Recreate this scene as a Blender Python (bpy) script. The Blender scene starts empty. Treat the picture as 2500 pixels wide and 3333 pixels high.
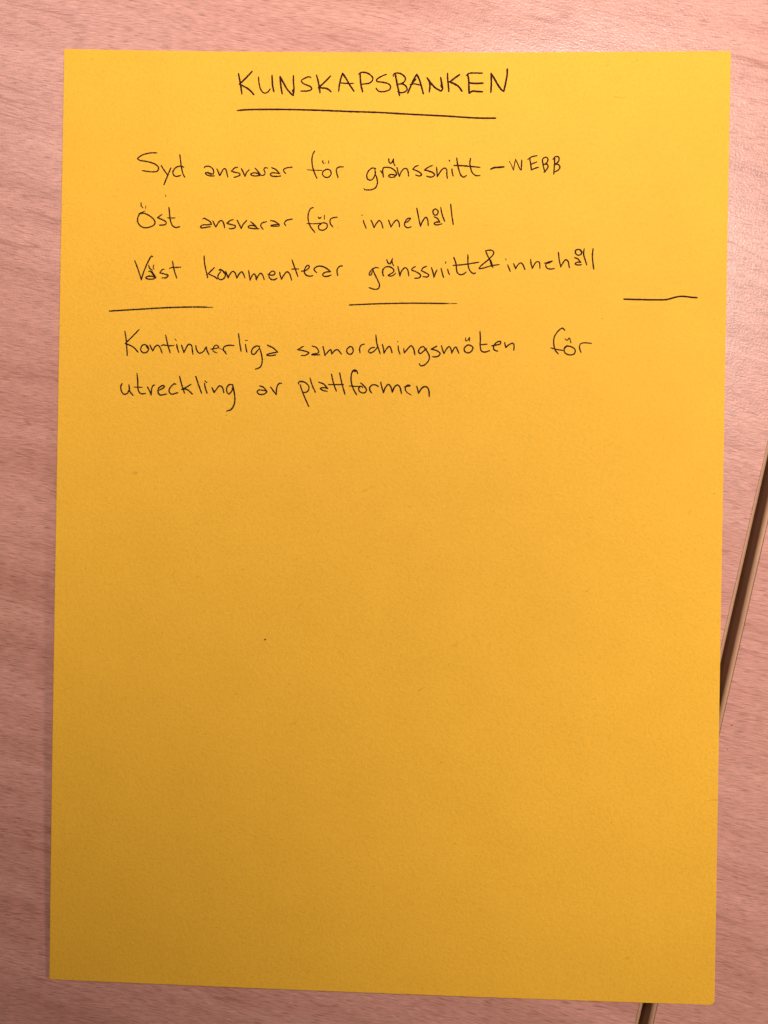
import bpy, bmesh, math, random
from mathutils import Vector, Matrix, noise

S = bpy.context.scene
C = S.collection
MM = 0.001

# ------------------------------------------------------------------ camera
cam_d = bpy.data.cameras.new('camera')
cam = bpy.data.objects.new('camera', cam_d); C.objects.link(cam)
cam_d.sensor_fit = 'VERTICAL'; cam_d.sensor_height = 36.0
cam_d.lens = 2600.0 / 3333.0 * 36.0
cam_d.clip_start = 0.01; cam_d.clip_end = 20
R = Matrix(((0.999137642058092, -0.017896055799091103, 0.037466030073013454),
            (0.018047711590043754, 0.9998302305710928, -0.0037135081147186087),
            (-0.037393212338053164, 0.004386481846685157, 0.9992910018848614)))
cam.matrix_world = Matrix.Translation((0.11389952, 0.15049213, 0.25294528)) @ R.to_4x4()
S.camera = cam

# ------------------------------------------------------------------ light
w = bpy.data.worlds.new('World'); S.world = w; w.use_nodes = True
w.node_tree.nodes['Background'].inputs[0].default_value = (1.0, 0.90, 0.84, 1)
w.node_tree.nodes['Background'].inputs[1].default_value = 0.03

def aim(o, p):
    o.rotation_euler = (Vector(p) - o.location).to_track_quat('-Z', 'Y').to_euler()

# three ceiling panels: their sheen lies on the laminate at upper left, right and lower right
for loc, wt in (((-0.66, 1.10, 1.60), 5.8), ((0.86, 0.80, 1.60), 1.0), ((1.06, -0.44, 1.60), 1.5)):
    L = bpy.data.lights.new('ceiling_panel_light', 'AREA'); L.shape = 'SQUARE'
    L.size = 0.42; L.energy = wt; L.color = (1.0, 0.93, 0.96)
    o = bpy.data.objects.new('ceiling_panel_light', L); C.objects.link(o)
    o.location = loc; o.rotation_euler = (0, 0, math.radians(-12))
# warm spots added right of the sheet; their falloff stands in for a shadow
for loc, at, half, blend, wt, rad in (((0.240, 0.423, 0.522), (0.045, 0.637, 0), 1.197, 0.788, 18.2, 0.035),
                                      ((0.385, 0.330, 0.476), (0.350, 0.007, 0), 0.500, 0.839, 11.9, 0.09),
                                      ((0.560, 0.040, 0.300), (-0.085, 0.045, 0), 0.300, 1.0, 5.0, 0.05)):  # low spot, added so the left edge casts a strip of shade
    L = bpy.data.lights.new('added_spot_light', 'SPOT'); L.energy = wt; L.color = (1.0, 0.955, 0.90)
    L.spot_size = 2 * half; L.spot_blend = blend; L.shadow_soft_size = rad
    o = bpy.data.objects.new('added_spot_light', L); C.objects.link(o)
    o.location = loc; aim(o, at)

S.view_settings.view_transform = 'Standard'; S.view_settings.look = 'None'
S.view_settings.exposure = 0.0; S.view_settings.gamma = 1.0

# ------------------------------------------------------------------ materials
class NT:
    def __init__(s, name):
        s.m = bpy.data.materials.new(name); s.m.use_nodes = True
        s.t = s.m.node_tree; s.b = s.t.nodes['Principled BSDF']; s.out = s.t.nodes['Material Output']
    def n(s, typ, **k):
        nd = s.t.nodes.new(typ)
        for a, v in k.items():
            if a.startswith('i_'):
                key = a[2:]
                nd.inputs[int(key) if key.isdigit() else key.replace('_', ' ')].default_value = v
            else: setattr(nd, a, v)
        return nd
    def l(s, a, b): s.t.links.new(a, b)
    def coord(s, scale, rot=(0, 0, 0), src=None):
        if src is None:
            src = s.n('ShaderNodeTexCoord').outputs['Object']
        if any(rot):
            r = s.n('ShaderNodeMapping'); r.inputs['Rotation'].default_value = rot
            s.l(src, r.inputs['Vector']); src = r.outputs['Vector']
        mp = s.n('ShaderNodeMapping'); mp.inputs['Scale'].default_value = scale
        s.l(src, mp.inputs['Vector']); return mp.outputs['Vector']
    def noise(s, vec, scale, detail=2, rough=0.5, dist=0.0):
        nd = s.n('ShaderNodeTexNoise'); nd.inputs['Scale'].default_value = scale
        nd.inputs['Detail'].default_value = detail; nd.inputs['Roughness'].default_value = rough
        nd.inputs['Distortion'].default_value = dist
        s.l(vec, nd.inputs['Vector']); return nd.outputs['Fac']
    def ramp(s, fac, stops):
        r = s.n('ShaderNodeValToRGB'); e = r.color_ramp.elements
        while len(e) < len(stops): e.new(0.5)
        for q, (p, c) in zip(e, stops):
            q.position = p; q.color = c if len(c) == 4 else (*c, 1)
        s.l(fac, r.inputs['Fac']); return r.outputs['Color']
    def mix(s, a, b, fac, mode='MIX'):
        m = s.n('ShaderNodeMix', data_type='RGBA', blend_type=mode)
        if isinstance(fac, float): m.inputs[0].default_value = fac
        else: s.l(fac, m.inputs[0])
        for k, v in ((6, a), (7, b)):
            if isinstance(v, tuple): m.inputs[k].default_value = (*v, 1)
            else: s.l(v, m.inputs[k])
        return m.outputs[2]
    def math(s, op, a, b):
        m = s.n('ShaderNodeMath', operation=op)
        for k, v in ((0, a), (1, b)):
            if isinstance(v, (int, float)): m.inputs[k].default_value = v
            else: s.l(v, m.inputs[k])
        return m.outputs[0]
    def bump(s, h, dist, strength=1.0, prev=None):
        b = s.n('ShaderNodeBump'); b.inputs['Strength'].default_value = strength
        b.inputs['Distance'].default_value = dist
        s.l(h, b.inputs['Height'])
        if prev is not None: s.l(prev, b.inputs['Normal'])
        return b.outputs['Normal']

def g(v): return (v, v, v)

def wood_material(name, seed):
    t = NT(name)
    tc = t.n('ShaderNodeTexCoord').outputs['Object']
    off = t.n('ShaderNodeMapping'); off.inputs['Location'].default_value = (seed, seed * 0.7, 0)
    t.l(tc, off.inputs['Vector']); base = off.outputs['Vector']
    # gentle waviness of the figure: shift the across-grain coordinate by slow noise
    slow = t.noise(t.coord((7, 9, 1), src=base), 1.0, 2, 0.5)
    sh = t.n('ShaderNodeCombineXYZ'); t.l(t.math('MULTIPLY', t.math('SUBTRACT', slow, 0.5), 0.014), sh.inputs['Y'])
    va = t.n('ShaderNodeVectorMath', operation='ADD'); t.l(base, va.inputs[0]); t.l(sh.outputs[0], va.inputs[1])
    wv = va.outputs[0]
    fa, la = math.radians(-4.0), math.radians(4.5)      # fibres run a little flatter, growth lines a little steeper
    fibre = t.noise(t.coord((260, 2900, 1), (0, 0, fa), src=wv), 1.0, 3, 0.6, 0.15)     # short fine fibres
    pores = t.noise(t.coord((210, 2300, 1), (0, 0, fa), src=wv), 1.0, 2, 0.5, 0.1)      # darker pores
    pale_fibre = t.noise(t.coord((260, 2400, 1), (0, 0, fa), src=base), 1.0, 2, 0.5, 0.1)    # paler fibres
    bands = t.noise(t.coord((7, 110, 1), (0, 0, la), src=wv), 1.0, 4, 0.6, 0.2)         # growth bands
    lines = t.noise(t.coord((7, 120, 1), (0, 0, la), src=wv), 1.0, 2, 0.5, 0.2)
    gate = t.noise(t.coord((30, 90, 1), src=base), 1.0, 2, 0.5)
    cloud = t.noise(t.coord((28, 45, 1), src=base), 1.0, 3, 0.6)
    col = t.ramp(bands, [(0.32, (0.515, 0.217, 0.157)), (0.5, (0.582, 0.256, 0.190)), (0.67, (0.640, 0.293, 0.222))])
    col = t.mix(col, (0.62, 0.250, 0.20), t.ramp(cloud, [(0.42, g(0)), (0.7, g(0.20))]))
    col = t.mix(col, t.ramp(fibre, [(0.34, g(0.75)), (0.5, g(0.99)), (0.66, g(1.15))]), 1.0, 'MULTIPLY')
    col = t.mix(col, t.ramp(pores, [(0.31, (0.64, 0.55, 0.50)), (0.42, g(1.0)), (1, g(1.0))]), 0.9, 'MULTIPLY')
    col = t.mix(col, t.ramp(pale_fibre, [(0.0, g(1)), (0.62, g(1)), (0.72, (1.13, 1.17, 1.18))]), 1.0, 'MULTIPLY')
    # thin darker growth lines: narrow slices of the noise value, broken up along their length
    ln = t.ramp(lines, [(0.0, g(0)), (0.425, g(0)), (0.434, g(0.8)), (0.443, g(0)), (0.49, g(0)), (0.500, g(1)), (0.512, g(0)), (0.575, g(0)), (0.585, g(0.8)), (0.597, g(0))])
    sep = t.n('ShaderNodeSeparateColor'); t.l(ln, sep.inputs[0])
    gt = t.n('ShaderNodeMapRange'); gt.inputs['From Min'].default_value = 0.42; gt.inputs['From Max'].default_value = 0.58
    t.l(gate, gt.inputs['Value'])
    col = t.mix(col, (0.38, 0.135, 0.095), t.math('MULTIPLY', t.math('MULTIPLY', sep.outputs[0], gt.outputs[0]), 0.8))
    t.l(col, t.b.inputs['Base Color'])
    t.b.inputs['IOR'].default_value = 1.52
    t.l(t.ramp(fibre, [(0.3, g(0.36)), (0.7, g(0.29))]), t.b.inputs['Roughness'])
    peb = t.noise(base, 1300, 2, 0.6)
    nb = t.bump(peb, 0.00012, 0.6)
    nb = t.bump(fibre, 0.00005, 0.45, nb)
    t.l(nb, t.b.inputs['Normal'])
    return t.m

def band_material():
    t = NT('edge_band_plastic')
    v = t.coord((1, 1, 1))
    n1 = t.noise(t.coord((900, 60, 900)), 1.0, 3, 0.5)
    t.l(t.ramp(n1, [(0.3, (0.45, 0.228, 0.122)), (0.7, (0.53, 0.272, 0.150))]), t.b.inputs['Base Color'])
    t.b.inputs['Roughness'].default_value = 0.42
    t.l(t.bump(t.noise(v, 2500, 2, 0.5), 0.00004, 0.4), t.b.inputs['Normal'])
    return t.m

def paper_material():
    t = NT('yellow_card_paper')
    v = t.coord((1, 1, 1))
    # felted fibres: two stretched noises crossing at an angle, plus a fine grit
    a = t.noise(t.coord((800, 1350, 1), (0, 0, 0.35)), 1.0, 3, 0.6, 0.8)
    b = t.noise(t.coord((800, 1350, 1), (0, 0, -1.2)), 1.0, 3, 0.6, 0.8)
    f = t.math('ADD', t.math('MULTIPLY', a, 0.5), t.math('MULTIPLY', b, 0.5))
    cl = t.noise(v, 55, 4, 0.6)
    col = t.ramp(cl, [(0.3, (0.810, 0.396, 0.0235)), (0.7, (0.846, 0.416, 0.0260))])
    col = t.mix(col, t.ramp(f, [(0.38, g(0.94)), (0.5, g(1.0)), (0.62, g(1.04))]), 1.0, 'MULTIPLY')
    # a few darker fibres in the pulp
    fl = t.noise(t.coord((520, 230, 1), (0, 0, 1.1)), 1.0, 1, 0.5, 1.5)
    col = t.mix(col, t.ramp(fl, [(0.0, (0.80, 0.76, 0.8)), (0.20, (0.86, 0.84, 0.8)), (0.25, g(1))]), 1.0, 'MULTIPLY')
    t.l(col, t.b.inputs['Base Color'])
    t.b.inputs['Roughness'].default_value = 0.72
    t.b.inputs['Specular IOR Level'].default_value = 0.35
    t.l(t.bump(f, 0.00030, 0.7), t.b.inputs['Normal'])
    return t.m

def ink_material(name, col, lo, hi, scale=1500):
    """ballpoint ink: opaque, with small skips where the ball missed the fibres"""
    t = NT(name)
    t.b.inputs['Base Color'].default_value = (*col, 1)
    t.b.inputs['Roughness'].default_value = 0.8
    t.b.inputs['Specular IOR Level'].default_value = 0.1
    n = t.noise(t.coord((1, 1, 1)), scale, 3, 0.6)
    t.l(t.ramp(n, [(lo, g(0.0)), (hi, g(1.0))]), t.b.inputs['Alpha'])
    return t.m

M_WOOD_L = wood_material('beech_laminate', 0.137)
M_WOOD_R = wood_material('beech_laminate_right', 1.71)
M_BAND = band_material()
M_PAPER = paper_material()
M_INK = ink_material('black_ballpoint_ink', (0.030, 0.0075, 0.0050), 0.17, 0.30)
M_FAINT = ink_material('faint_ballpoint_ink', (0.10, 0.030, 0.010), 0.30, 0.52, 1900)
M_SPECK = ink_material('brown_speck', (0.20, 0.085, 0.012), 0.0, 0.01)

# ------------------------------------------------------------------ helpers
def link(name, bm, mat, parent=None, smooth=False):
    me = bpy.data.meshes.new(name); bm.normal_update(); bm.to_mesh(me); bm.free()
    if smooth:
        for p in me.polygons: p.use_smooth = True
    me.materials.append(mat)
    o = bpy.data.objects.new(name, me); C.objects.link(o)
    if parent: o.parent = parent
    return o

def empty(name, loc, rz, label, cat):
    o = bpy.data.objects.new(name, None); C.objects.link(o)
    o.empty_display_size = 0.02
    o.location = loc; o.rotation_euler = (0, 0, rz); o['label'] = label; o['category'] = cat
    return o

# ------------------------------------------------------------------ the floor far below the gap
bm = bmesh.new()
vs = [bm.verts.new(p) for p in ((-3, -3, -0.72), (3, -3, -0.72), (3, 3, -0.72), (-3, 3, -0.72))]
bm.faces.new(vs)
tf = NT('dark_floor')
tf.l(tf.ramp(tf.noise(tf.coord((1, 1, 1)), 30, 4), [(0.3, g(0.05)), (0.7, g(0.08))]), tf.b.inputs['Base Color'])
fl_o = link('floor', bm, tf.m); fl_o['kind'] = 'structure'

# ------------------------------------------------------------------ the two tables
EDGE_A = Vector((0.18564868, -0.00705629, 0)); EDGE_B = Vector((0.22366269, 0.17619696, 0))
edge_dir = (EDGE_B - EDGE_A).normalized()
TH = math.atan2(edge_dir.y, edge_dir.x) - math.pi / 2     # local y runs along the table edge
GAP_TOTAL = 0.00562                                        # between the two laminate edges

def profile_sweep(prof, y0, y1, n, wob=0.0, seed=0.0):
    """prof: closed list of (x, z); swept along local y with a little unevenness"""
    bm = bmesh.new(); rows = []
    for i in range(n + 1):
        y = y0 + (y1 - y0) * i / n
        d = wob * noise.noise(Vector((y * 45, seed, 0))) + wob * 0.5 * noise.noise(Vector((y * 260, seed, 3)))
        rows.append([bm.verts.new((x + (d if k else 0), y, z)) for (x, z, k) in prof])
    m = len(prof)
    for i in range(n):
        for j in range(m):
            bm.faces.new((rows[i][j], rows[i][(j + 1) % m], rows[i + 1][(j + 1) % m], rows[i + 1][j]))
    bm.faces.new(rows[0][::-1]); bm.faces.new(rows[-1])
    bmesh.ops.recalc_face_normals(bm, faces=bm.faces)
    return bm

def make_table(name, origin, side, wood, label, seed):
    root = empty(name, origin, TH, label, 'table')
    s = side                                               # +1: table lies to the left of its edge
    T = 0.025; W = 0.80; Y0, Y1 = -0.55, 0.65
    prof = [(-W, 0, 0), (0, 0, 0), (0, -0.0005, 0), (0.00012, -0.0005, 0), (0.00012, -T + 0.0006, 0), (0, -T, 0), (-W, -T, 0)]
    top = link('table_top', profile_sweep([(x * s, z, k) for x, z, k in prof], Y0, Y1, 2), wood, root)
    r = 0.00115; x1 = 0.00140
    bp = [(0.000125, -0.0006, 0), (0.000125, -0.00010, 0), (0.00018, -0.00004, 0)]
    for i in range(9):
        a = math.pi / 2 * (1 - i / 8)
        bp.append((x1 - r + r * math.cos(a), -0.00002 - r + r * math.sin(a), 1 if i > 3 else 0))
    for i in range(6):
        a = -math.pi / 2 * i / 5
        bp.append((x1 - r + r * math.cos(a), -T + r + r * math.sin(a), 1))
    bp.append((0.000125, -T, 0))
    link('edge_band', profile_sweep([(x * s, z, k) for x, z, k in bp], Y0, Y1, 700, 0.00005, seed), M_BAND, root, smooth=False)
    return root

perp = Vector((edge_dir.y, -edge_dir.x, 0))
make_table('table', EDGE_A, 1, M_WOOD_L,
           'pinkish beech laminate table under most of the yellow sheet, left of the dark gap', 1.0)
make_table('table', EDGE_A + perp * GAP_TOTAL, -1, M_WOOD_R,
           'pinkish beech laminate table at the right, beyond the dark gap', 5.0)

# ------------------------------------------------------------------ the yellow sheet
W, H, Z0 = 210.0, 297.0, 0.25
A = (3.03467291, 0.557193277, 0.840369822, 0.629883344, 0.0, 1.78698536)
def zf(x, y):
    """height in mm of the sheet's upper face: corners and lower edge curl up slightly"""
    u = min(max(x / W, 0), 1); v = min(max(y / H, 0), 1)
    return (Z0 + A[0] * (1 - u) ** 3 * v ** 3 + A[1] * u ** 3 * v ** 3 + A[2] * 4 * u * (1 - u) * (1 - v) ** 3
            + A[3] * (1 - u) ** 3 * (1 - v) ** 2 + A[5] * (1 - u) ** 4 * 4 * v * (1 - v))

sheet_root = empty('yellow_sheet', (0, 0, 0), 0,
                   'yellow sheet of card with handwritten black notes, lying across both tables', 'paper')

def axis(n):
    a = [0, 0.2, 0.45, 0.75, 1.1, 1.5]
    k = int((n - 3.0) / 2.0)
    a += [1.5 + (n - 3.0) * i / k for i in range(1, k)]
    a += [n - q for q in (1.5, 1.1, 0.75, 0.45, 0.2, 0)]
    return a
def round_corner(x, y, bl):
    r = {(0, 0): 0.5, (1, 0): 1.5, (0, 1): 0.5, (1, 1): 0.7}
    cx = 0 if x < W / 2 else 1; cy = 0 if y < H / 2 else 1
    rr = r[(cx, cy)]
    ax = abs((W if cx else 0) - x); ay = abs((H if cy else 0) - y)
    if ax < rr and ay < rr:
        a = rr - ax; b = rr - ay; le = math.hypot(a, b); m = max(a, b)
        a *= m / le; b *= m / le
        x = (W - rr + a) if cx else rr - a
        y = (H - rr + b) if cy else rr - b
    return x, y

bm = bmesh.new()
xs = axis(W); ys = axis(H); TOP = []; BOT = []
nx, ny = len(xs), len(ys)
for j, y in enumerate(ys):
    rt = []; rb = []
    for i, x in enumerate(xs):
        px, py = round_corner(x, y, 0)
        # guillotined edge, very slightly uneven
        if i in (0, nx - 1) : px += 0.05 * noise.noise(Vector((px, py * 0.35, 2)))
        if j in (0, ny - 1): py += 0.05 * noise.noise(Vector((px * 0.35, py, 7)))
        edge = i in (0, nx - 1) or j in (0, ny - 1)
        z = zf(px, py)
        rt.append(bm.verts.new((px * MM, py * MM, (z - (0.03 if edge else 0)) * MM)))
        rb.append(bm.verts.new((px * MM, py * MM, (z - 0.21) * MM)))
    TOP.append(rt); BOT.append(rb)
for j in range(ny - 1):
    for i in range(nx - 1):
        bm.faces.new((TOP[j][i], TOP[j][i + 1], TOP[j + 1][i + 1], TOP[j + 1][i]))
        bm.faces.new((BOT[j][i], BOT[j + 1][i], BOT[j + 1][i + 1], BOT[j][i + 1]))
for i in range(nx - 1):
    bm.faces.new((BOT[0][i], BOT[0][i + 1], TOP[0][i + 1], TOP[0][i]))
    bm.faces.new((BOT[-1][i + 1], BOT[-1][i], TOP[-1][i], TOP[-1][i + 1]))
for j in range(ny - 1):
    bm.faces.new((BOT[j + 1][0], BOT[j][0], TOP[j][0], TOP[j + 1][0]))
    bm.faces.new((BOT[j][-1], BOT[j + 1][-1], TOP[j + 1][-1], TOP[j][-1]))
link('sheet', bm, M_PAPER, sheet_root, smooth=False)

# ------------------------------------------------------------------ the handwriting
# pen strokes in millimetres on the sheet (origin at its lower left corner);
# "*" marks a sharp turn, "/w" the line width, f faint, F a line that ends dry, s a speck
WRITING = [
('KUNSKAPSBANKEN', """
55.66,289.98 56.11,287.83 56.47,285.92 56.84,283.57 /0.484
59.96,290.72 58.02,288.59 55.98,286.62* 57.03,286.16 58.97,285.06 59.93,284.19 60.65,283.37 /0.484
62.05,288.98 62.27,287.01 62.86,284.95 64.00,283.87 65.18,284.30 65.84,285.18 /0.387
66.35,289.54 66.48,287.48 66.69,285.72 67.04,284.40 /0.484
68.93,289.21 69.11,287.21 69.35,285.45 69.70,283.68 /0.484
68.93,289.21 69.84,287.51 71.06,285.46 72.26,284.00 73.22,283.18* 73.42,285.18 73.24,287.24 73.17,289.45 /0.484
73.19,284.83 73.20,284.36 /0.726
78.75,288.86 78.21,289.18 76.90,288.73 75.73,287.90 76.19,287.11 77.52,286.53 78.86,285.87 79.08,285.22 77.85,284.68 75.64,284.61 /0.407
80.47,289.70 80.97,288.17 81.42,286.12 81.72,284.12 /0.484
84.98,289.43 83.68,288.04 81.22,285.67* 82.25,285.65 83.73,285.48 84.62,285.02 85.22,284.43 /0.484
87.63,284.62 87.83,286.44 88.24,288.50 88.79,290.33* 89.85,288.80 91.06,286.75 92.51,284.64 /0.484
88.26,287.27 89.59,287.13 91.06,287.05 92.29,287.17 /0.368
94.38,290.14 94.47,288.53 94.74,286.47 95.28,284.48 /0.484
93.94,290.05 94.52,290.52 95.70,290.65 97.18,290.15 98.37,288.98 98.24,287.95 97.23,287.22 95.03,286.91 /0.407
102.70,290.02 101.19,289.43 99.60,288.25 99.75,287.81 101.52,287.52 103.29,287.09 104.09,286.21 103.76,285.18 102.16,284.59 100.39,284.67 99.50,285.61 /0.407
105.58,289.73 105.90,288.27 106.29,286.36 106.70,284.75 106.96,283.34 /0.484
104.86,289.44 104.99,290.03 106.16,290.47 107.63,290.03 108.74,288.86 108.41,287.69 107.39,287.10 106.51,286.92 /0.416
106.51,286.92 107.98,286.95 109.02,286.22 109.33,285.20 108.61,284.46 107.30,284.25 106.41,284.60 /0.416
105.61,289.68 105.71,289.15 /0.678
109.55,284.11 110.34,285.93 111.32,288.28 112.32,290.04* 113.08,288.57 113.85,286.23 114.50,283.94 /0.484
110.24,286.81 111.79,287.02 113.99,286.43 /0.348
109.78,284.46 110.77,286.81 112.11,288.57 /0.387
115.62,288.93 116.31,287.70 116.54,286.53 116.37,284.53 /0.484
115.62,288.93 116.75,287.41 118.24,285.79 120.02,284.77* 120.53,285.36 120.27,287.11 119.88,289.02 /0.484
120.16,286.68 120.26,286.09 /0.678
122.02,290.34 122.14,288.29 122.39,286.24 122.53,284.63 /0.484
125.85,289.98 124.32,288.87 122.74,287.64* 124.06,287.12 125.54,286.24 126.67,284.72 /0.484
127.96,289.69 128.67,290.33 130.71,290.48 133.04,290.39 /0.387
128.39,290.04 128.71,288.29 128.83,286.24 128.93,284.04* 129.94,284.72 131.40,284.63 133.15,284.54 /0.484
129.16,287.32 130.77,287.17 133.24,287.26 /0.484
135.77,284.42 135.86,287.40 135.72,290.33* 136.86,288.57 138.06,286.52 139.25,285.00 139.83,284.71* 140.36,287.40 140.76,289.73 140.78,291.72 /0.484
"""),
('title_underline', """
55.54,278.26 58.20,278.52 64.10,278.69 72.95,278.71 81.79,278.53 90.63,278.23 101.18,277.92 109.02,277.48 120.73,276.92 132.41,276.23 137.42,276.24 /0.484
"""),
('Syd', """
30.02,264.47 27.72,264.37 25.26,263.62 23.86,262.54* 24.57,262.05 27.06,261.63 29.56,260.86 30.71,259.74 30.30,258.68 28.54,258.40 25.52,258.74 /0.387
31.51,260.46 32.42,259.06 33.51,257.59 /0.387
34.61,259.73 33.86,257.84 33.18,256.07 32.51,254.39 /0.387
38.72,260.03 37.72,260.37 36.13,259.82 35.27,258.40 35.72,257.27 36.71,257.07 37.77,257.44 /0.387
37.40,264.01 37.69,261.97 38.09,259.50 38.65,257.56 39.13,256.86 /0.387
"""),
('ansvarar', """
45.31,259.96 45.61,260.32 46.79,260.40 47.87,259.75 48.29,258.82 48.21,257.99* 47.54,258.05 46.35,258.44 45.65,258.27 45.89,257.84 47.08,257.39 48.50,257.40 /0.387
46.36,258.37 47.55,257.86 /0.436
49.36,259.58 49.78,258.60 50.27,257.43* 50.84,258.61 51.53,259.68 52.00,259.69 52.50,258.39 52.81,257.10 /0.387
55.90,260.20 55.07,260.07 53.91,258.93* 55.10,258.61 56.40,258.32 56.76,257.85 56.06,257.37 54.77,256.94 /0.387
57.08,259.86 57.69,258.69 58.31,257.33* 58.76,258.46 59.57,259.46 /0.387
61.45,260.02 62.41,258.97 63.26,257.80* 61.95,258.45 60.77,258.44 60.12,258.01 60.79,257.59 62.20,257.56 63.26,257.76 /0.387
65.47,260.06 64.64,260.17 64.29,259.58 64.66,258.76 64.51,257.93 63.50,257.69 /0.329
66.76,260.19 68.07,259.62 69.34,258.33* 68.09,258.51 66.91,258.55 66.33,258.12 66.81,257.56 68.35,257.43 69.71,257.56 /0.387
71.28,258.40 70.68,259.05 70.62,259.64 71.37,260.12 73.25,260.42 /0.348
"""),
('for', """
80.38,265.60 79.84,264.61 79.56,263.20 79.66,261.32 80.22,259.20 81.20,256.98 /0.387
78.21,259.61 80.45,259.51 82.81,259.46 /0.271
83.03,262.47 82.95,262.05 83.35,261.70 /0.436
84.87,262.58 84.93,261.71 /0.290
83.87,261.89 83.94,261.84 /0.252
83.98,259.70 83.16,259.11 83.02,258.17 83.79,257.35 84.96,257.36 85.70,258.30 85.52,259.36 84.56,259.87 83.63,259.58 /0.387
87.98,257.19 87.53,258.55 87.39,259.84 87.97,260.48 89.61,260.64 /0.387
"""),
('granssnitt', """
99.85,260.16 98.79,260.32 97.63,259.44 97.07,258.15 97.32,256.85 98.15,256.44 98.97,256.86 99.65,258.16 99.87,259.10 /0.387
99.62,259.92 99.71,258.63 100.25,257.22 100.47,255.58 99.96,254.17 98.68,253.46 96.45,253.40 /0.387
96.20,253.86 96.45,253.40 /0.290
102.04,259.58 102.32,257.47 /0.445
101.39,259.46 101.92,258.76 /0.387
101.98,259.11 102.31,260.41 103.48,260.58 104.89,260.30 106.08,259.37 106.45,258.43 106.11,258.08* 105.16,258.31 104.23,258.19 104.00,257.72 104.71,257.37 105.88,257.61 106.46,258.20 /0.387
103.90,263.23 104.03,262.41 104.40,261.83 104.98,262.18 105.43,263.24 /0.387
105.43,263.24 105.45,262.18 105.93,261.13 /0.387
106.58,260.59 106.91,259.14 107.36,257.69* 107.96,259.15 108.88,260.21 109.58,260.21 110.07,259.39 110.28,257.87 /0.387
113.27,261.16 112.50,260.93 111.58,259.98* 112.88,259.52 114.06,258.82 114.42,258.24 113.61,257.88 112.55,258.18 /0.387
117.74,261.23 116.70,260.78 115.26,259.77* 116.72,259.42 118.14,258.84 118.50,258.14 117.46,257.55 116.00,257.82 /0.387
119.08,260.65 119.25,259.20 119.37,257.67* 120.12,258.97 121.03,260.14 121.85,260.38 122.32,259.79 122.35,258.51 122.56,257.22 /0.387
123.95,260.15 124.02,259.21 124.37,257.93 /0.387
123.09,262.87 123.14,262.68 /0.445
125.41,263.62 125.67,261.80 126.18,259.69 126.91,258.05 127.62,257.59 128.54,258.06 /0.387
129.73,263.49 129.57,262.04 129.83,260.41 130.39,259.00 131.45,258.12 132.80,258.07 /0.387
124.59,261.28 127.20,261.17 130.24,260.92 132.76,260.69 /0.387
"""),
('dash', """
136.19,260.12 137.00,260.54 138.62,260.71 140.25,260.85 /0.523
"""),
('WEBB', """
141.91,262.52 142.73,261.47 143.09,260.42 /0.213 f
142.01,262.69 143.28,259.72 /0.194 f
143.35,259.82 143.53,261.47 143.91,263.22 /0.290
143.91,263.22 144.64,261.65 145.44,259.90 /0.329
145.71,259.97 145.79,261.30 145.83,263.05 /0.387
147.74,263.23 149.12,264.10 150.57,264.39 /0.387
148.33,263.58 148.64,261.65 148.91,259.90* 150.05,260.43 151.19,260.78 /0.387
148.64,261.65 150.54,262.43 /0.387
153.20,259.21 152.65,260.96 152.26,263.06 /0.387
152.26,263.23 152.94,263.83 153.81,263.76 154.00,262.89 153.50,262.01 152.81,261.66 /0.387
152.46,261.59 153.68,261.73 154.10,261.14 153.70,260.09 152.85,259.21 /0.387
155.92,258.59 156.05,260.96 156.14,263.76 /0.387
155.56,263.24 156.24,264.04 157.28,264.04 157.47,263.06 156.96,262.19 156.11,261.66 /0.387
156.11,261.66 157.32,261.60 157.78,260.79 157.35,259.92 156.15,259.29 /0.387
"""),
('Ost', """
24.87,245.15 26.63,245.88 /0.290
24.70,244.97 26.29,245.17 28.43,244.14 29.70,242.92 29.72,241.69 28.14,240.78 26.19,240.64 24.76,241.61 24.27,243.01 24.70,244.61 25.22,245.33 /0.387
25.34,248.52 25.36,247.63 25.90,246.93 /0.348
26.78,247.58 26.80,246.52 /0.232
31.97,244.83 30.57,243.82* 31.99,243.31 33.43,242.45 33.26,241.74 31.32,241.46 /0.387
34.23,247.13 34.44,245.29 34.84,242.82 35.58,241.24 36.65,240.80 37.78,241.10 /0.387
33.76,243.80 36.24,243.83 /0.319
"""),
('tick', """
33.10,251.11 33.14,250.65 /0.232
"""),
('ansvarar', """
45.08,243.67 45.43,243.87 46.39,243.45 47.46,242.76 47.95,241.94* 46.42,241.80 45.00,241.67 44.35,241.07 44.78,240.79 46.19,240.98 47.61,241.23 /0.387
48.33,243.05 48.78,242.07 49.27,241.09* 49.84,242.08 50.53,243.04 51.24,243.16 51.85,242.11 52.11,240.89 /0.387
54.78,243.56 53.95,243.31 52.79,242.36* 54.22,241.95 55.52,241.56 55.41,240.97 54.47,240.66 53.58,240.67 /0.387
56.08,243.34 56.69,242.17 57.43,240.71* 57.99,242.06 59.15,243.33 /0.387
60.34,242.96 61.30,242.22 62.45,241.06* 61.55,241.63 60.36,241.74 59.66,241.38 59.79,241.03 61.09,240.80 63.10,240.71 /0.387
64.35,240.61 63.67,241.54 63.62,242.01 64.13,242.61 65.42,243.02 /0.387
66.71,243.41 68.01,243.12 69.57,242.12* 68.62,242.11 66.86,241.86 /0.387
66.86,241.57 68.16,241.54 69.69,241.72 /0.290
71.58,241.81 71.16,242.56 71.67,243.39 73.66,243.95 /0.368
"""),
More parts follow.
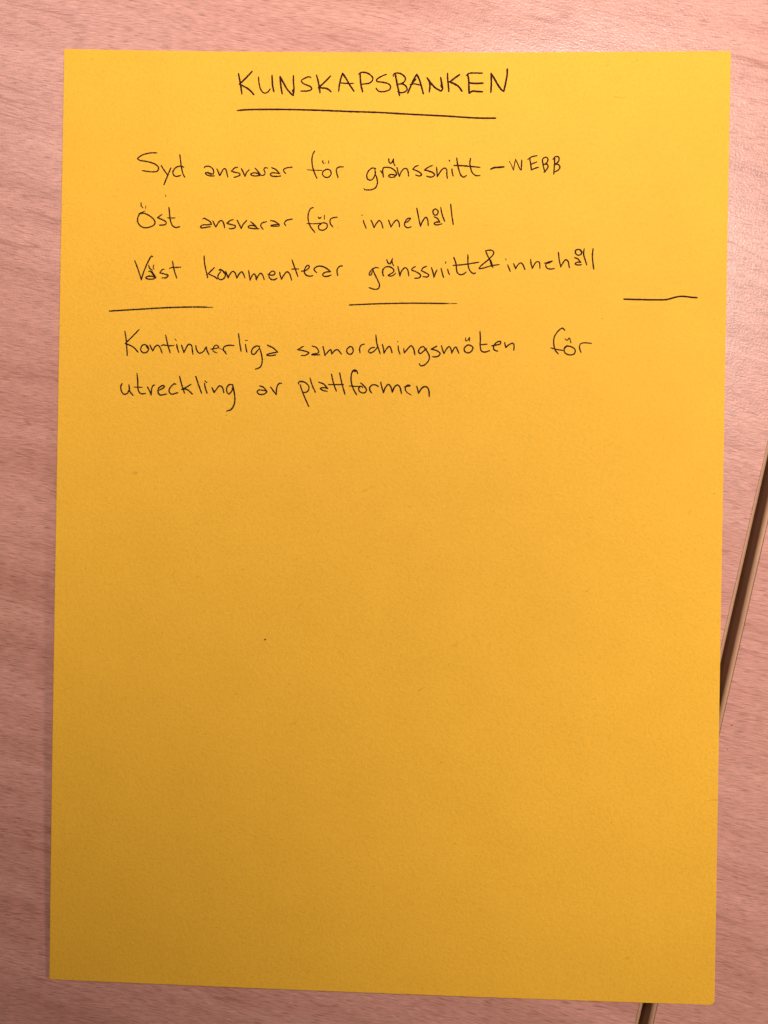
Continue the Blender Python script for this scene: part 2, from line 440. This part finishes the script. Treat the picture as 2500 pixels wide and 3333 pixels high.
('for', """
80.23,247.66 79.35,247.23 78.68,245.46 78.71,243.70 79.45,241.58 80.90,239.76 /0.387
78.31,242.53 80.85,242.52 82.79,242.67 /0.319
82.80,242.50 82.00,241.78 82.30,240.73 83.54,240.49 84.69,241.28 84.74,242.34 83.74,242.86 82.62,242.60 /0.387
81.87,244.61 82.24,244.15 82.76,244.61 /0.387
83.81,245.26 83.83,243.92 /0.310
86.60,241.47 85.73,242.70 85.77,243.94 86.65,244.47 87.88,244.66 /0.387
"""),
('innehall', """
96.19,243.67 96.56,242.61 97.19,241.21 /0.387
95.74,245.39 95.84,245.32 /0.348
98.65,243.79 99.20,242.63 99.65,241.40* 100.43,242.82 101.30,243.71 102.02,242.83 102.50,241.25 /0.387
104.22,243.83 104.66,242.67 105.03,241.62* 105.71,242.86 106.75,243.92 107.46,243.22 107.74,241.74 /0.387
109.23,243.06 110.27,243.42 111.24,244.48* 110.43,244.47 109.40,243.23 109.42,242.00 110.31,241.48 111.36,241.77 /0.387
113.08,247.65 113.58,245.37 114.34,241.93* 115.01,243.62 116.04,244.86 116.58,243.98 116.79,242.23 /0.387
118.80,247.51 118.18,246.81 118.66,245.58 119.53,245.69 119.80,246.81 118.98,247.51 /0.387
118.57,244.98 119.56,244.53 120.45,243.30* 119.23,243.30 118.61,242.77 119.42,242.42 121.06,242.78 /0.387
120.65,247.94 121.11,245.77 121.96,243.56 /0.387
123.75,249.01 124.08,246.14 124.67,242.56 /0.387
"""),
('Vast', """
23.65,230.01 24.47,227.95 25.84,223.96* 26.39,226.09 27.41,228.70 28.55,231.08 29.01,231.61 29.37,231.38 /0.387
28.12,228.67 28.37,227.78 29.33,227.08 /0.387
29.72,228.79 29.55,228.03 29.80,227.44 /0.329
28.16,226.64 28.74,226.84 29.59,226.03 30.44,224.74* 29.36,225.15 27.71,225.05 27.20,224.57 28.20,224.23 29.85,224.38 30.44,224.69 /0.387
28.75,226.72 30.32,224.86 /0.445
32.99,227.49 32.40,227.25 31.71,226.29* 33.13,225.96 34.37,225.51 33.86,224.84 32.45,224.65 /0.387
35.66,230.06 36.05,228.13 36.56,226.25 37.13,224.66 /0.387
34.76,227.69 35.22,228.00 36.88,228.10 38.41,228.21 /0.329
"""),
('kommenterar', """
45.75,231.85 45.82,230.16 46.22,228.04 46.98,224.99 /0.387
49.05,228.20 48.01,227.12 47.08,226.21* 48.27,225.71 49.46,225.14 49.99,224.60 /0.387
50.60,227.39 51.31,227.40 52.15,226.94 52.64,226.00 52.19,224.82 51.25,224.38 50.29,224.91 50.39,225.97 51.08,226.93 /0.387
50.60,227.58 51.19,227.68 52.28,226.47 /0.387
52.69,227.07 53.11,226.13 53.48,224.95* 54.05,226.14 54.86,227.09 55.58,226.75 56.32,224.92* 57.01,226.30 57.82,227.01 58.43,226.20 58.87,225.02 /0.387
60.03,227.39 60.24,225.98 60.55,224.34* 61.07,225.64 61.77,226.36 62.25,225.89 62.51,224.48* 63.08,225.78 63.89,226.62 64.49,226.04 65.06,224.63 /0.387
66.14,226.36 67.45,226.00 68.38,226.32 68.37,227.02 67.66,227.32 66.72,226.65 66.51,225.71 67.11,224.77 68.18,224.55 69.07,225.03 /0.387
69.91,226.97 70.16,225.87 70.58,224.81* 71.22,226.00 72.26,227.18 72.98,226.72 73.47,225.55 73.73,224.56 /0.387
73.78,230.97 74.47,229.09 75.09,227.45 75.76,225.69 /0.387
73.78,228.03 76.02,228.10 /0.339
76.86,227.40 78.03,227.60 79.20,228.44 79.31,228.91 78.83,229.33 77.91,228.19 77.81,227.01 78.53,226.08 79.48,225.85 80.54,226.03 /0.387
81.70,227.00 81.10,227.52 80.85,228.10 81.55,228.81 82.96,229.06 84.62,228.49 86.17,227.33* 84.64,227.20 83.59,226.48 83.96,225.90 85.14,225.86 86.31,226.28 /0.387
88.38,226.18 88.17,227.59 88.50,228.65 89.08,229.12 89.83,229.20 /0.387
"""),
('granssnitt', """
101.33,228.64 100.82,228.80 99.53,228.39 98.50,227.09 98.39,226.38 98.86,226.38 99.43,227.56 /0.387
99.46,228.27 100.15,226.63 101.12,224.76 101.74,223.12 101.40,222.18 100.24,221.87 98.47,222.39 /0.387
102.93,226.19 102.61,227.12 102.70,228.30 /0.484
102.59,227.83 103.40,228.89 104.80,229.07 105.99,228.33 106.19,227.62 105.31,226.91 104.38,226.32 105.09,226.09 106.14,226.45 106.67,227.04 /0.387
103.87,231.41 104.19,230.42 104.90,230.01 105.69,231.66 /0.387
105.58,231.49 105.60,230.44 106.08,229.38 /0.329
107.42,229.23 107.75,227.87 108.14,226.12* 108.58,227.65 109.73,228.83 110.44,228.36 110.94,226.26 /0.387
113.00,229.21 112.30,228.85 111.80,228.14 113.03,227.68 /0.387
113.15,227.57 114.45,226.76 114.69,226.17 114.00,225.58 112.83,225.52 /0.387
116.39,229.30 115.35,228.76 114.85,227.93* 116.07,227.36 117.26,226.55 116.80,225.96 115.40,226.06 /0.387
118.03,228.94 118.53,227.49 118.91,225.90* 119.46,227.50 119.80,228.16 /0.387
121.08,228.69 121.45,227.28 121.90,225.88 /0.387
123.18,228.47 123.36,227.65 123.75,226.72 /0.387
122.53,230.85 122.52,230.29 /0.329
125.05,232.18 125.72,230.36 125.99,228.25 126.36,227.20 127.30,226.74 128.46,227.10 128.91,227.57 /0.387
129.45,233.01 129.51,230.62 129.83,228.75 130.55,227.59 131.48,227.13 131.95,227.36 /0.387
124.80,229.65 127.24,229.86 129.57,230.15 132.93,230.76 /0.348
"""),
('ampersand', """
133.06,228.66 133.29,229.24 135.81,231.48 137.41,233.25 137.51,234.07 136.92,234.53 134.94,234.40* 135.55,233.00 136.27,231.60 136.88,230.20 137.36,229.16 /0.387
133.06,228.66 134.46,228.90 136.77,229.62 139.32,230.03 /0.387
136.51,231.37 137.12,229.62 /0.629
"""),
('innehall', """
141.99,229.96 142.36,229.07 142.84,227.91 /0.387
141.33,231.87 141.50,231.50 /0.290
143.84,230.44 144.21,229.55 144.50,228.74* 145.24,230.03 146.04,230.62 146.63,230.27 147.43,228.53 /0.387
149.15,231.73 149.34,230.29 149.74,228.89* 150.45,230.29 151.14,231.00 151.83,230.89 152.14,228.95 /0.387
153.57,230.59 154.84,230.67 155.94,231.22* 154.38,230.79 153.93,230.08 154.18,229.15 155.11,228.74 156.61,228.89 /0.387
157.79,233.95 158.11,231.51 158.61,229.41* 159.35,230.82 160.14,231.71 160.84,231.17 161.29,229.20 /0.387
164.12,234.99 163.21,234.68 163.15,233.75 163.92,233.12 164.84,233.41 165.06,234.34 164.47,234.92 163.78,234.99 /0.387
164.47,234.85 164.94,234.22 /0.484
162.90,232.35 163.83,232.01 164.82,230.85* 163.85,230.96 163.05,230.49 163.40,230.14 165.01,230.11 /0.387
165.80,235.16 165.65,233.41 166.14,231.79 166.67,230.12 /0.387
168.57,235.17 168.38,232.96 168.65,230.41 168.91,228.78 /0.387
"""),
('divider_left', """
15.81,213.84 23.88,214.47 34.50,215.25 43.36,215.59 47.09,215.57 /0.426 F
46.55,215.57 48.86,215.53 /0.310 f
"""),
('divider_mid', """
92.27,216.84 100.26,217.27 110.81,217.59 117.83,217.62 123.08,217.60 /0.407 F
122.56,217.60 126.23,217.63 /0.290 f
"""),
('divider_right', """
178.46,219.43 183.17,219.35 187.75,219.29 191.63,219.41 193.45,219.91 195.50,220.39 197.78,220.36 199.38,220.14 200.98,220.08 /0.465
"""),
('Kontinuerliga', """
20.89,207.48 21.28,205.32 21.57,202.49 21.78,199.78 /0.387
25.36,208.10 23.39,205.94 21.07,203.61* 22.50,203.09 23.93,202.29 25.19,200.90 /0.387
28.18,202.84 27.22,203.41 26.29,202.80 26.07,201.62 26.79,200.81 27.97,200.94 28.55,201.90 28.17,202.95 27.46,203.30 /0.387
28.06,202.79 28.42,202.25 /0.726
28.92,203.32 29.37,202.38 29.91,201.33* 30.54,202.64 31.36,203.24 32.08,202.66 32.89,200.79 /0.387
33.90,206.51 34.29,204.82 34.79,202.94 35.49,200.88 /0.387
32.55,203.02 33.13,203.34 34.79,203.13 36.63,203.21 /0.348
37.50,203.57 37.76,202.28 38.19,201.11 /0.387
36.93,205.29 37.36,204.87 /0.290
39.04,203.36 39.42,202.31 39.87,201.02* 40.48,202.44 41.40,203.71 42.24,203.29 42.50,201.88 42.76,200.52 /0.387
43.59,203.31 43.92,201.90 44.76,200.93 45.94,201.35 46.97,203.01* 47.23,201.72 47.89,200.50 /0.387
48.41,202.25 49.70,202.46 50.88,202.83 50.51,203.42 49.92,203.53 49.23,202.69 49.12,201.75 50.44,201.01 /0.319
50.88,202.71 53.27,201.57 /0.174
53.40,200.82 52.55,201.91 52.42,202.62 53.00,203.26 54.62,203.57 55.78,203.49 /0.387
57.17,207.26 57.58,204.44 58.09,201.69 /0.387
59.43,203.94 59.66,202.70 59.93,201.47 /0.387
59.37,205.21 60.15,205.18 /0.252
63.97,203.40 62.73,203.38 61.52,202.20 61.54,200.96 62.25,200.80 63.64,202.40 /0.387
63.73,203.40 64.55,201.00 64.88,198.54 64.27,196.76 62.80,196.10 /0.387
66.45,203.79 68.41,202.82 69.75,201.60* 67.73,201.22 66.26,200.67 67.04,200.40 69.16,200.71 /0.387
"""),
('samordningsmoten', """
77.92,203.55 76.10,202.47* 77.95,202.14 79.66,201.53 78.68,200.74 77.27,200.61 /0.387
80.68,203.66 81.99,203.25 82.80,201.67 80.62,201.04 /0.387
80.62,200.83 83.10,200.90 /0.387
84.11,203.56 84.48,202.22 84.79,200.71* 85.73,201.88 86.60,202.60 86.98,201.20* 87.84,202.26 88.72,202.63 90.05,201.23 /0.387
92.75,203.73 91.71,202.66 92.09,201.44 93.15,201.27 93.77,202.34 93.28,203.56 92.58,203.73 /0.387
95.96,201.73 95.76,203.07 96.27,204.13 97.25,204.49 /0.387
100.51,203.47 99.46,203.29 98.60,202.22 99.13,201.70 100.53,202.42 101.39,203.48 /0.387
100.86,207.42 101.19,204.89 102.31,201.56 /0.387
102.96,204.49 103.33,203.16 103.54,201.64* 104.39,203.17 105.25,203.88 105.80,202.83 106.07,201.78 /0.387
107.96,204.02 108.09,202.86 108.57,201.46 /0.387
107.76,205.42 107.83,205.39 /0.348
109.73,203.23 109.97,201.83* 111.07,203.24 112.10,204.14 112.82,203.26 113.31,201.34 /0.387
115.97,204.00 115.10,203.64 114.42,202.40 114.95,201.71 116.17,202.60 117.03,203.31 /0.387
115.97,204.00 117.23,202.26 117.88,200.86 117.63,199.45 116.25,198.03 115.20,197.84 114.73,198.54 /0.387
120.17,204.12 118.44,203.15* 120.20,202.65 121.26,201.78 120.58,200.89 118.90,200.70 /0.387
121.64,204.24 122.01,203.02 122.49,201.79* 123.34,203.38 124.03,204.02 124.56,203.40 124.94,201.93* 125.61,203.41 126.13,203.94 126.67,203.07 127.14,201.95 /0.387
129.87,204.61 128.84,203.55 129.04,202.50 130.16,202.09 131.30,202.87 131.46,203.93 130.40,204.55 129.53,204.43 /0.387
129.17,206.78 129.33,205.83 129.95,206.19 130.43,207.00 130.38,205.74 /0.310
133.68,208.86 133.85,206.76 133.83,204.30 134.27,202.73 135.33,202.39 136.78,202.86 /0.387
133.82,204.65 135.98,204.92 /0.329
137.45,204.41 139.12,204.71 140.16,205.07 140.22,205.77 139.45,205.76 138.25,204.70 138.10,203.30 139.33,202.68 /0.387
141.48,205.43 141.85,203.93* 142.78,204.75 143.99,205.28 144.41,204.76 144.37,203.12 /0.387
"""),
('for', """
160.23,209.46 159.53,210.16 158.33,209.45 156.98,207.34 156.84,205.24 157.40,203.15 158.28,202.11 /0.387
155.93,203.94 157.56,203.50 159.82,203.17 /0.348
161.01,204.76 160.16,203.88 160.35,202.48 161.75,201.80 163.30,202.16 163.52,203.39 162.57,204.25 161.01,204.51 160.33,203.88 /0.387
160.38,206.78 160.98,206.33 161.66,207.10 162.20,205.64 /0.310
165.37,202.60 164.89,204.10 165.08,205.15 166.01,205.61 168.60,205.46 /0.348
"""),
('utveckling', """
20.31,190.81 19.91,190.00 20.15,188.38 21.05,187.43 22.08,187.83 22.64,189.16 22.47,190.49* 22.81,188.43 23.86,187.12 /0.407
24.98,194.13 25.26,191.72 25.45,189.06 26.22,187.75 27.84,187.78 /0.407
24.17,189.78 26.77,189.74 /0.329
28.39,189.85 29.00,188.83 29.62,187.37* 29.74,189.14 30.16,190.32 30.69,190.57 /0.407
31.67,188.73 32.98,189.34 33.86,190.09 33.26,190.43 31.95,189.47 31.82,188.29 32.43,187.41 34.49,187.74 /0.407
37.45,190.88 37.09,191.09 35.78,189.97 35.30,188.79 35.97,187.76 38.18,188.24 /0.407
38.59,193.41 39.16,191.35 40.25,188.13 /0.407
42.27,190.96 40.66,189.90 39.34,189.29* 40.97,189.32 42.77,187.87 /0.407
43.76,193.49 44.48,191.44 45.72,188.16 /0.407
46.61,191.32 46.87,189.85 47.49,188.24 /0.407
46.74,192.06 47.37,191.60 /0.348
49.00,190.03 49.71,188.43* 50.42,189.47 51.44,190.60 52.33,190.09 52.81,188.56 /0.407
55.42,191.02 54.53,191.06 53.73,189.96 53.84,188.64 54.44,188.06 55.31,188.95 55.58,190.14 /0.407
55.57,191.08 56.05,188.96 56.39,186.32 55.99,184.25 55.12,183.06 53.86,182.66 /0.407
"""),
('av', """
64.25,190.79 65.44,190.34 66.53,189.06* 65.46,189.40 63.69,189.37 63.46,188.78 64.06,188.13 65.71,188.22 66.60,188.94 /0.407
67.68,190.44 68.65,189.21 69.54,188.05* 69.59,189.58 69.91,190.99 70.49,191.71 71.20,191.65 /0.407
"""),
('plattformen', """
77.10,191.38 77.73,189.46 78.71,187.12 79.94,184.50 /0.407
76.56,191.56 76.62,192.15 77.44,192.39 78.86,191.94 79.82,190.90 79.84,189.84 79.15,189.01 77.85,188.94 /0.407
80.20,193.49 80.87,191.38 81.98,189.05 /0.407
82.98,192.23 84.52,191.67 85.84,190.28* 84.78,190.50 83.49,190.29 84.32,189.67 85.74,189.38 /0.407
87.01,194.80 87.57,192.41 88.61,189.49 /0.407
86.05,191.50 88.05,191.53 90.88,191.57 /0.368
89.59,195.26 90.28,192.22 91.40,188.43 /0.407
95.28,195.10 95.03,195.92 94.32,196.31 93.62,195.67 93.23,193.90 93.46,191.79 94.20,189.92 95.12,188.34 /0.407
94.21,195.96 94.75,195.92 /0.678
92.77,191.19 94.41,191.05 96.29,191.08 /0.329
96.27,192.18 97.47,191.14 98.19,189.97 97.74,189.15 96.80,189.02 95.85,189.71 95.72,190.53 96.53,191.13 97.00,190.78 /0.407
99.83,189.06 99.23,189.99 99.22,190.81 99.91,191.52 100.84,191.65 101.91,191.15 /0.407
102.66,192.43 103.09,190.74 103.59,189.15* 104.14,190.76 105.06,191.82 105.78,191.25 106.40,189.38* 107.07,191.03 108.00,191.70 108.71,191.05 109.29,189.00 /0.407
110.12,191.07 111.40,191.32 112.10,191.45 111.39,191.74 110.58,191.19 110.48,190.25 111.20,189.21 112.38,188.57 /0.339
114.09,191.31 114.41,190.19 114.71,189.14* 115.62,190.67 116.55,191.27 117.49,190.93 117.98,189.77 118.07,188.13 /0.407
"""),
('specks', """
67.43,110.45 67.44,110.16 /0.629
59.96,132.53 60.07,132.33 /0.348 s
68.30,105.99 68.30,105.89 /0.194 s
177.15,55.73 177.25,55.54 /0.348 s
128.64,47.80 128.74,47.61 /0.290 s
189.75,46.54 189.85,46.45 /0.232 s
110.51,100.00 110.71,99.81 /0.252 s
53.59,18.77 53.69,18.68 /0.290 s
0.79,291.07 0.79,290.98 /0.290 s
207.31,159.16 207.32,158.97 /0.329 s
171.95,213.38 171.96,213.19 /0.329 s
167.47,262.75 167.57,262.65 /0.290 s
88.19,241.43 88.29,241.24 /0.290 s
53.76,181.45 53.76,181.05 /0.290 s
53.54,182.32 53.74,182.32 /0.252 s
44.28,179.34 44.38,179.24 /0.290 s
45.78,194.03 45.88,193.93 /0.232 s
58.23,193.92 58.33,193.83 /0.252 s
36.42,185.08 36.52,184.98 /0.213 s
53.72,199.23 53.72,199.14 /0.290 s
65.68,199.40 65.68,199.31 /0.252 s
85.16,198.69 85.27,198.11 /0.232 s
121.60,255.28 121.66,257.22 /0.213 s
113.73,267.11 113.83,267.01 /0.290 s
"""),
]

def spline(P):
    """centripetal-ish Catmull-Rom through the points, sampled about every 0.25 mm"""
    if len(P) == 2:
        n = max(1, int((P[1] - P[0]).length / 0.4))
        return [P[0].lerp(P[1], i / n) for i in range(n + 1)]
    Q = [2 * P[0] - P[1]] + P + [2 * P[-1] - P[-2]]
    out = []
    for k in range(1, len(Q) - 2):
        p0, p1, p2, p3 = Q[k - 1:k + 3]
        n = max(2, int((p2 - p1).length / 0.25))
        t01 = max((p1 - p0).length, 1e-4) ** .5; t12 = max((p2 - p1).length, 1e-4) ** .5; t23 = max((p3 - p2).length, 1e-4) ** .5
        m1 = (p2 - p1) + t12 * ((p1 - p0) / t01 - (p2 - p0) / (t01 + t12))
        m2 = (p2 - p1) + t12 * ((p3 - p2) / t23 - (p3 - p1) / (t12 + t23))
        for i in range(n):
            t = i / n
            out.append((2 * t**3 - 3 * t**2 + 1) * p1 + (t**3 - 2 * t**2 + t) * m1 + (-2 * t**3 + 3 * t**2) * p2 + (t**3 - t**2) * m2)
    out.append(P[-1])
    return out

def ribbon(bm, pts, w, lift, seed):
    n = len(pts); rows = []
    tot = sum((pts[i + 1] - pts[i]).length for i in range(n - 1)) + 1e-6
    s = 0
    def put(p, z): return bm.verts.new((p.x * MM, p.y * MM, (zf(p.x, p.y) + z) * MM))
    first = last = None
    for i, p in enumerate(pts):
        a = pts[max(0, i - 1)]; b = pts[min(n - 1, i + 1)]
        t = (b - a).normalized() if (b - a).length > 1e-6 else Vector((1, 0))
        if i: s += (p - pts[i - 1]).length
        nn = Vector((-t.y, t.x))
        k = 1 + 0.16 * noise.noise(Vector((p.x * 1.1, p.y * 1.1, seed))) + 0.10 * noise.noise(Vector((p.x * 5, p.y * 5, seed)))
        e = min(s, tot - s) / 0.8
        k *= 0.86 + 0.14 * min(1, e)
        h = w / 2 * k; z = lift + 0.0015 * s / tot
        if i == 0:
            first = [put(p + nn * h * math.cos(q) - t * h * math.sin(q), z) for q in (0.8, 1.57, 2.34)]
        rows.append((put(p + nn * h, z), put(p - nn * h, z)))
        if i == n - 1:
            last = [put(p + nn * h * math.cos(q) + t * h * math.sin(q), z) for q in (0.8, 1.57, 2.34)]
    for i in range(n - 1):
        bm.faces.new((rows[i][0], rows[i][1], rows[i + 1][1], rows[i + 1][0]))
    bm.faces.new([rows[0][0]] + first + [rows[0][1]])
    bm.faces.new([rows[-1][1]] + last[::-1] + [rows[-1][0]])

def up(bm):
    bm.normal_update()
    for f in bm.faces:
        if f.normal.z < 0: f.normal_flip()
    return bm

LABELS = {
 'KUNSKAPSBANKEN': 'heading KUNSKAPSBANKEN in capitals', 'title_underline': 'long pen line under the heading',
 'dash': 'short thick dash before WEBB', 'WEBB': 'word WEBB in small capitals, its W faint',
 'tick': 'tiny stray pen tick above the second line', 'ampersand': 'heavy ampersand',
 'divider_left': 'left divider line fading out to the right', 'divider_mid': 'middle divider line fading out to the right',
 'divider_right': 'right divider line with a raised wavy end', 'Ost': 'word \u00d6st', 'Vast': 'word V\u00e4st', 'for': 'word f\u00f6r',
 'granssnitt': 'word gr\u00e4nssnitt', 'innehall': 'word inneh\u00e5ll', 'samordningsmoten': 'word samordningsm\u00f6ten'}
# two dark flecks stuck to the right-hand table
right_table = bpy.data.objects['table.001']
for q, (x, y, r) in enumerate(((213.9, 86.9, 0.20), (212.8, 79.4, 0.14))):
    b2 = bmesh.new(); rnd = random.Random(40 + q)
    top = b2.verts.new((x * MM, y * MM, 0.09 * MM)); ring = []
    for i in range(9):
        a = 2 * math.pi * i / 9; r2 = r * rnd.uniform(0.7, 1.2)
        ring.append(b2.verts.new(((x + r2 * math.cos(a)) * MM, (y + r2 * math.sin(a)) * MM, 0.003 * MM)))
    for i in range(9): b2.faces.new((top, ring[i], ring[(i + 1) % 9]))
    b2.normal_update()
    for f in b2.faces:
        if f.normal.z < 0: f.normal_flip()
    b2.transform((Matrix.Translation(right_table.location) @ Matrix.Rotation(TH, 4, 'Z')).inverted())
    link('fleck', b2, M_INK, right_table)
for wi, (word, data) in enumerate(WRITING):
    bm = bmesh.new(); bf = bmesh.new(); nf = 0; k = 0
    for ln in data.strip().split('\n'):
        pts = []; runs = [pts]; wd = 0.38; fl = ''
        for tok in ln.split():
            if tok[0] == '/': wd = 1.18 * float(tok[1:]); continue
            if tok in ('f', 'F', 's'): fl = tok; continue
            star = tok.endswith('*'); x, y = tok.rstrip('*').split(',')
            v = Vector((float(x), float(y))); pts.append(v)
            if star: pts = [v]; runs.append(pts)
        for rn in runs:
            if len(rn) < 2: continue
            k += 1
            tgt = bf if fl == 'f' else bm
            if fl == 'f': nf += 1
            ribbon(tgt, spline(rn), wd, 0.012 + 0.0022 * k, wi * 3.1 + k)
    if word == 'specks':
        # each fleck on its own
        bm.free(); bf.free()
        for q, ln in enumerate(data.strip().split('\n')):
            tk = ln.split(); P = [Vector(tuple(map(float, t.split(',')))) for t in tk if ',' in t]
            wd = float([t for t in tk if t[0] == '/'][0][1:])
            b2 = bmesh.new(); c = (P[0] + P[-1]) / 2; rr = wd / 2; ring = []; m = 9
            rnd = random.Random(q)
            top = b2.verts.new((c.x * MM, c.y * MM, (zf(c.x, c.y) + 0.05) * MM))
            for i in range(m):
                a = 2 * math.pi * i / m; r2 = rr * rnd.uniform(0.75, 1.15)
                x = c.x + r2 * math.cos(a); y = c.y + r2 * 0.9 * math.sin(a)
                ring.append(b2.verts.new((x * MM, y * MM, (zf(x, y) + 0.004) * MM)))
            for i in range(m): b2.faces.new((top, ring[i], ring[(i + 1) % m]))
            link('fleck', up(b2), M_INK if not ln.endswith('s') else M_SPECK, sheet_root)
        continue
    nm = 'pen_line' if ('divider' in word or 'underline' in word or word in ('dash', 'tick')) else 'handwritten_word'
    if word == 'ampersand': nm = 'handwritten_ampersand'
    ob = link(nm, up(bm), M_INK, sheet_root)
    ob['label'] = LABELS.get(word, 'word ' + word)
    if nf:
        fo = link('faint_stroke', up(bf), M_FAINT, ob); fo['label'] = 'faint dry pen stroke'
    else: bf.free()
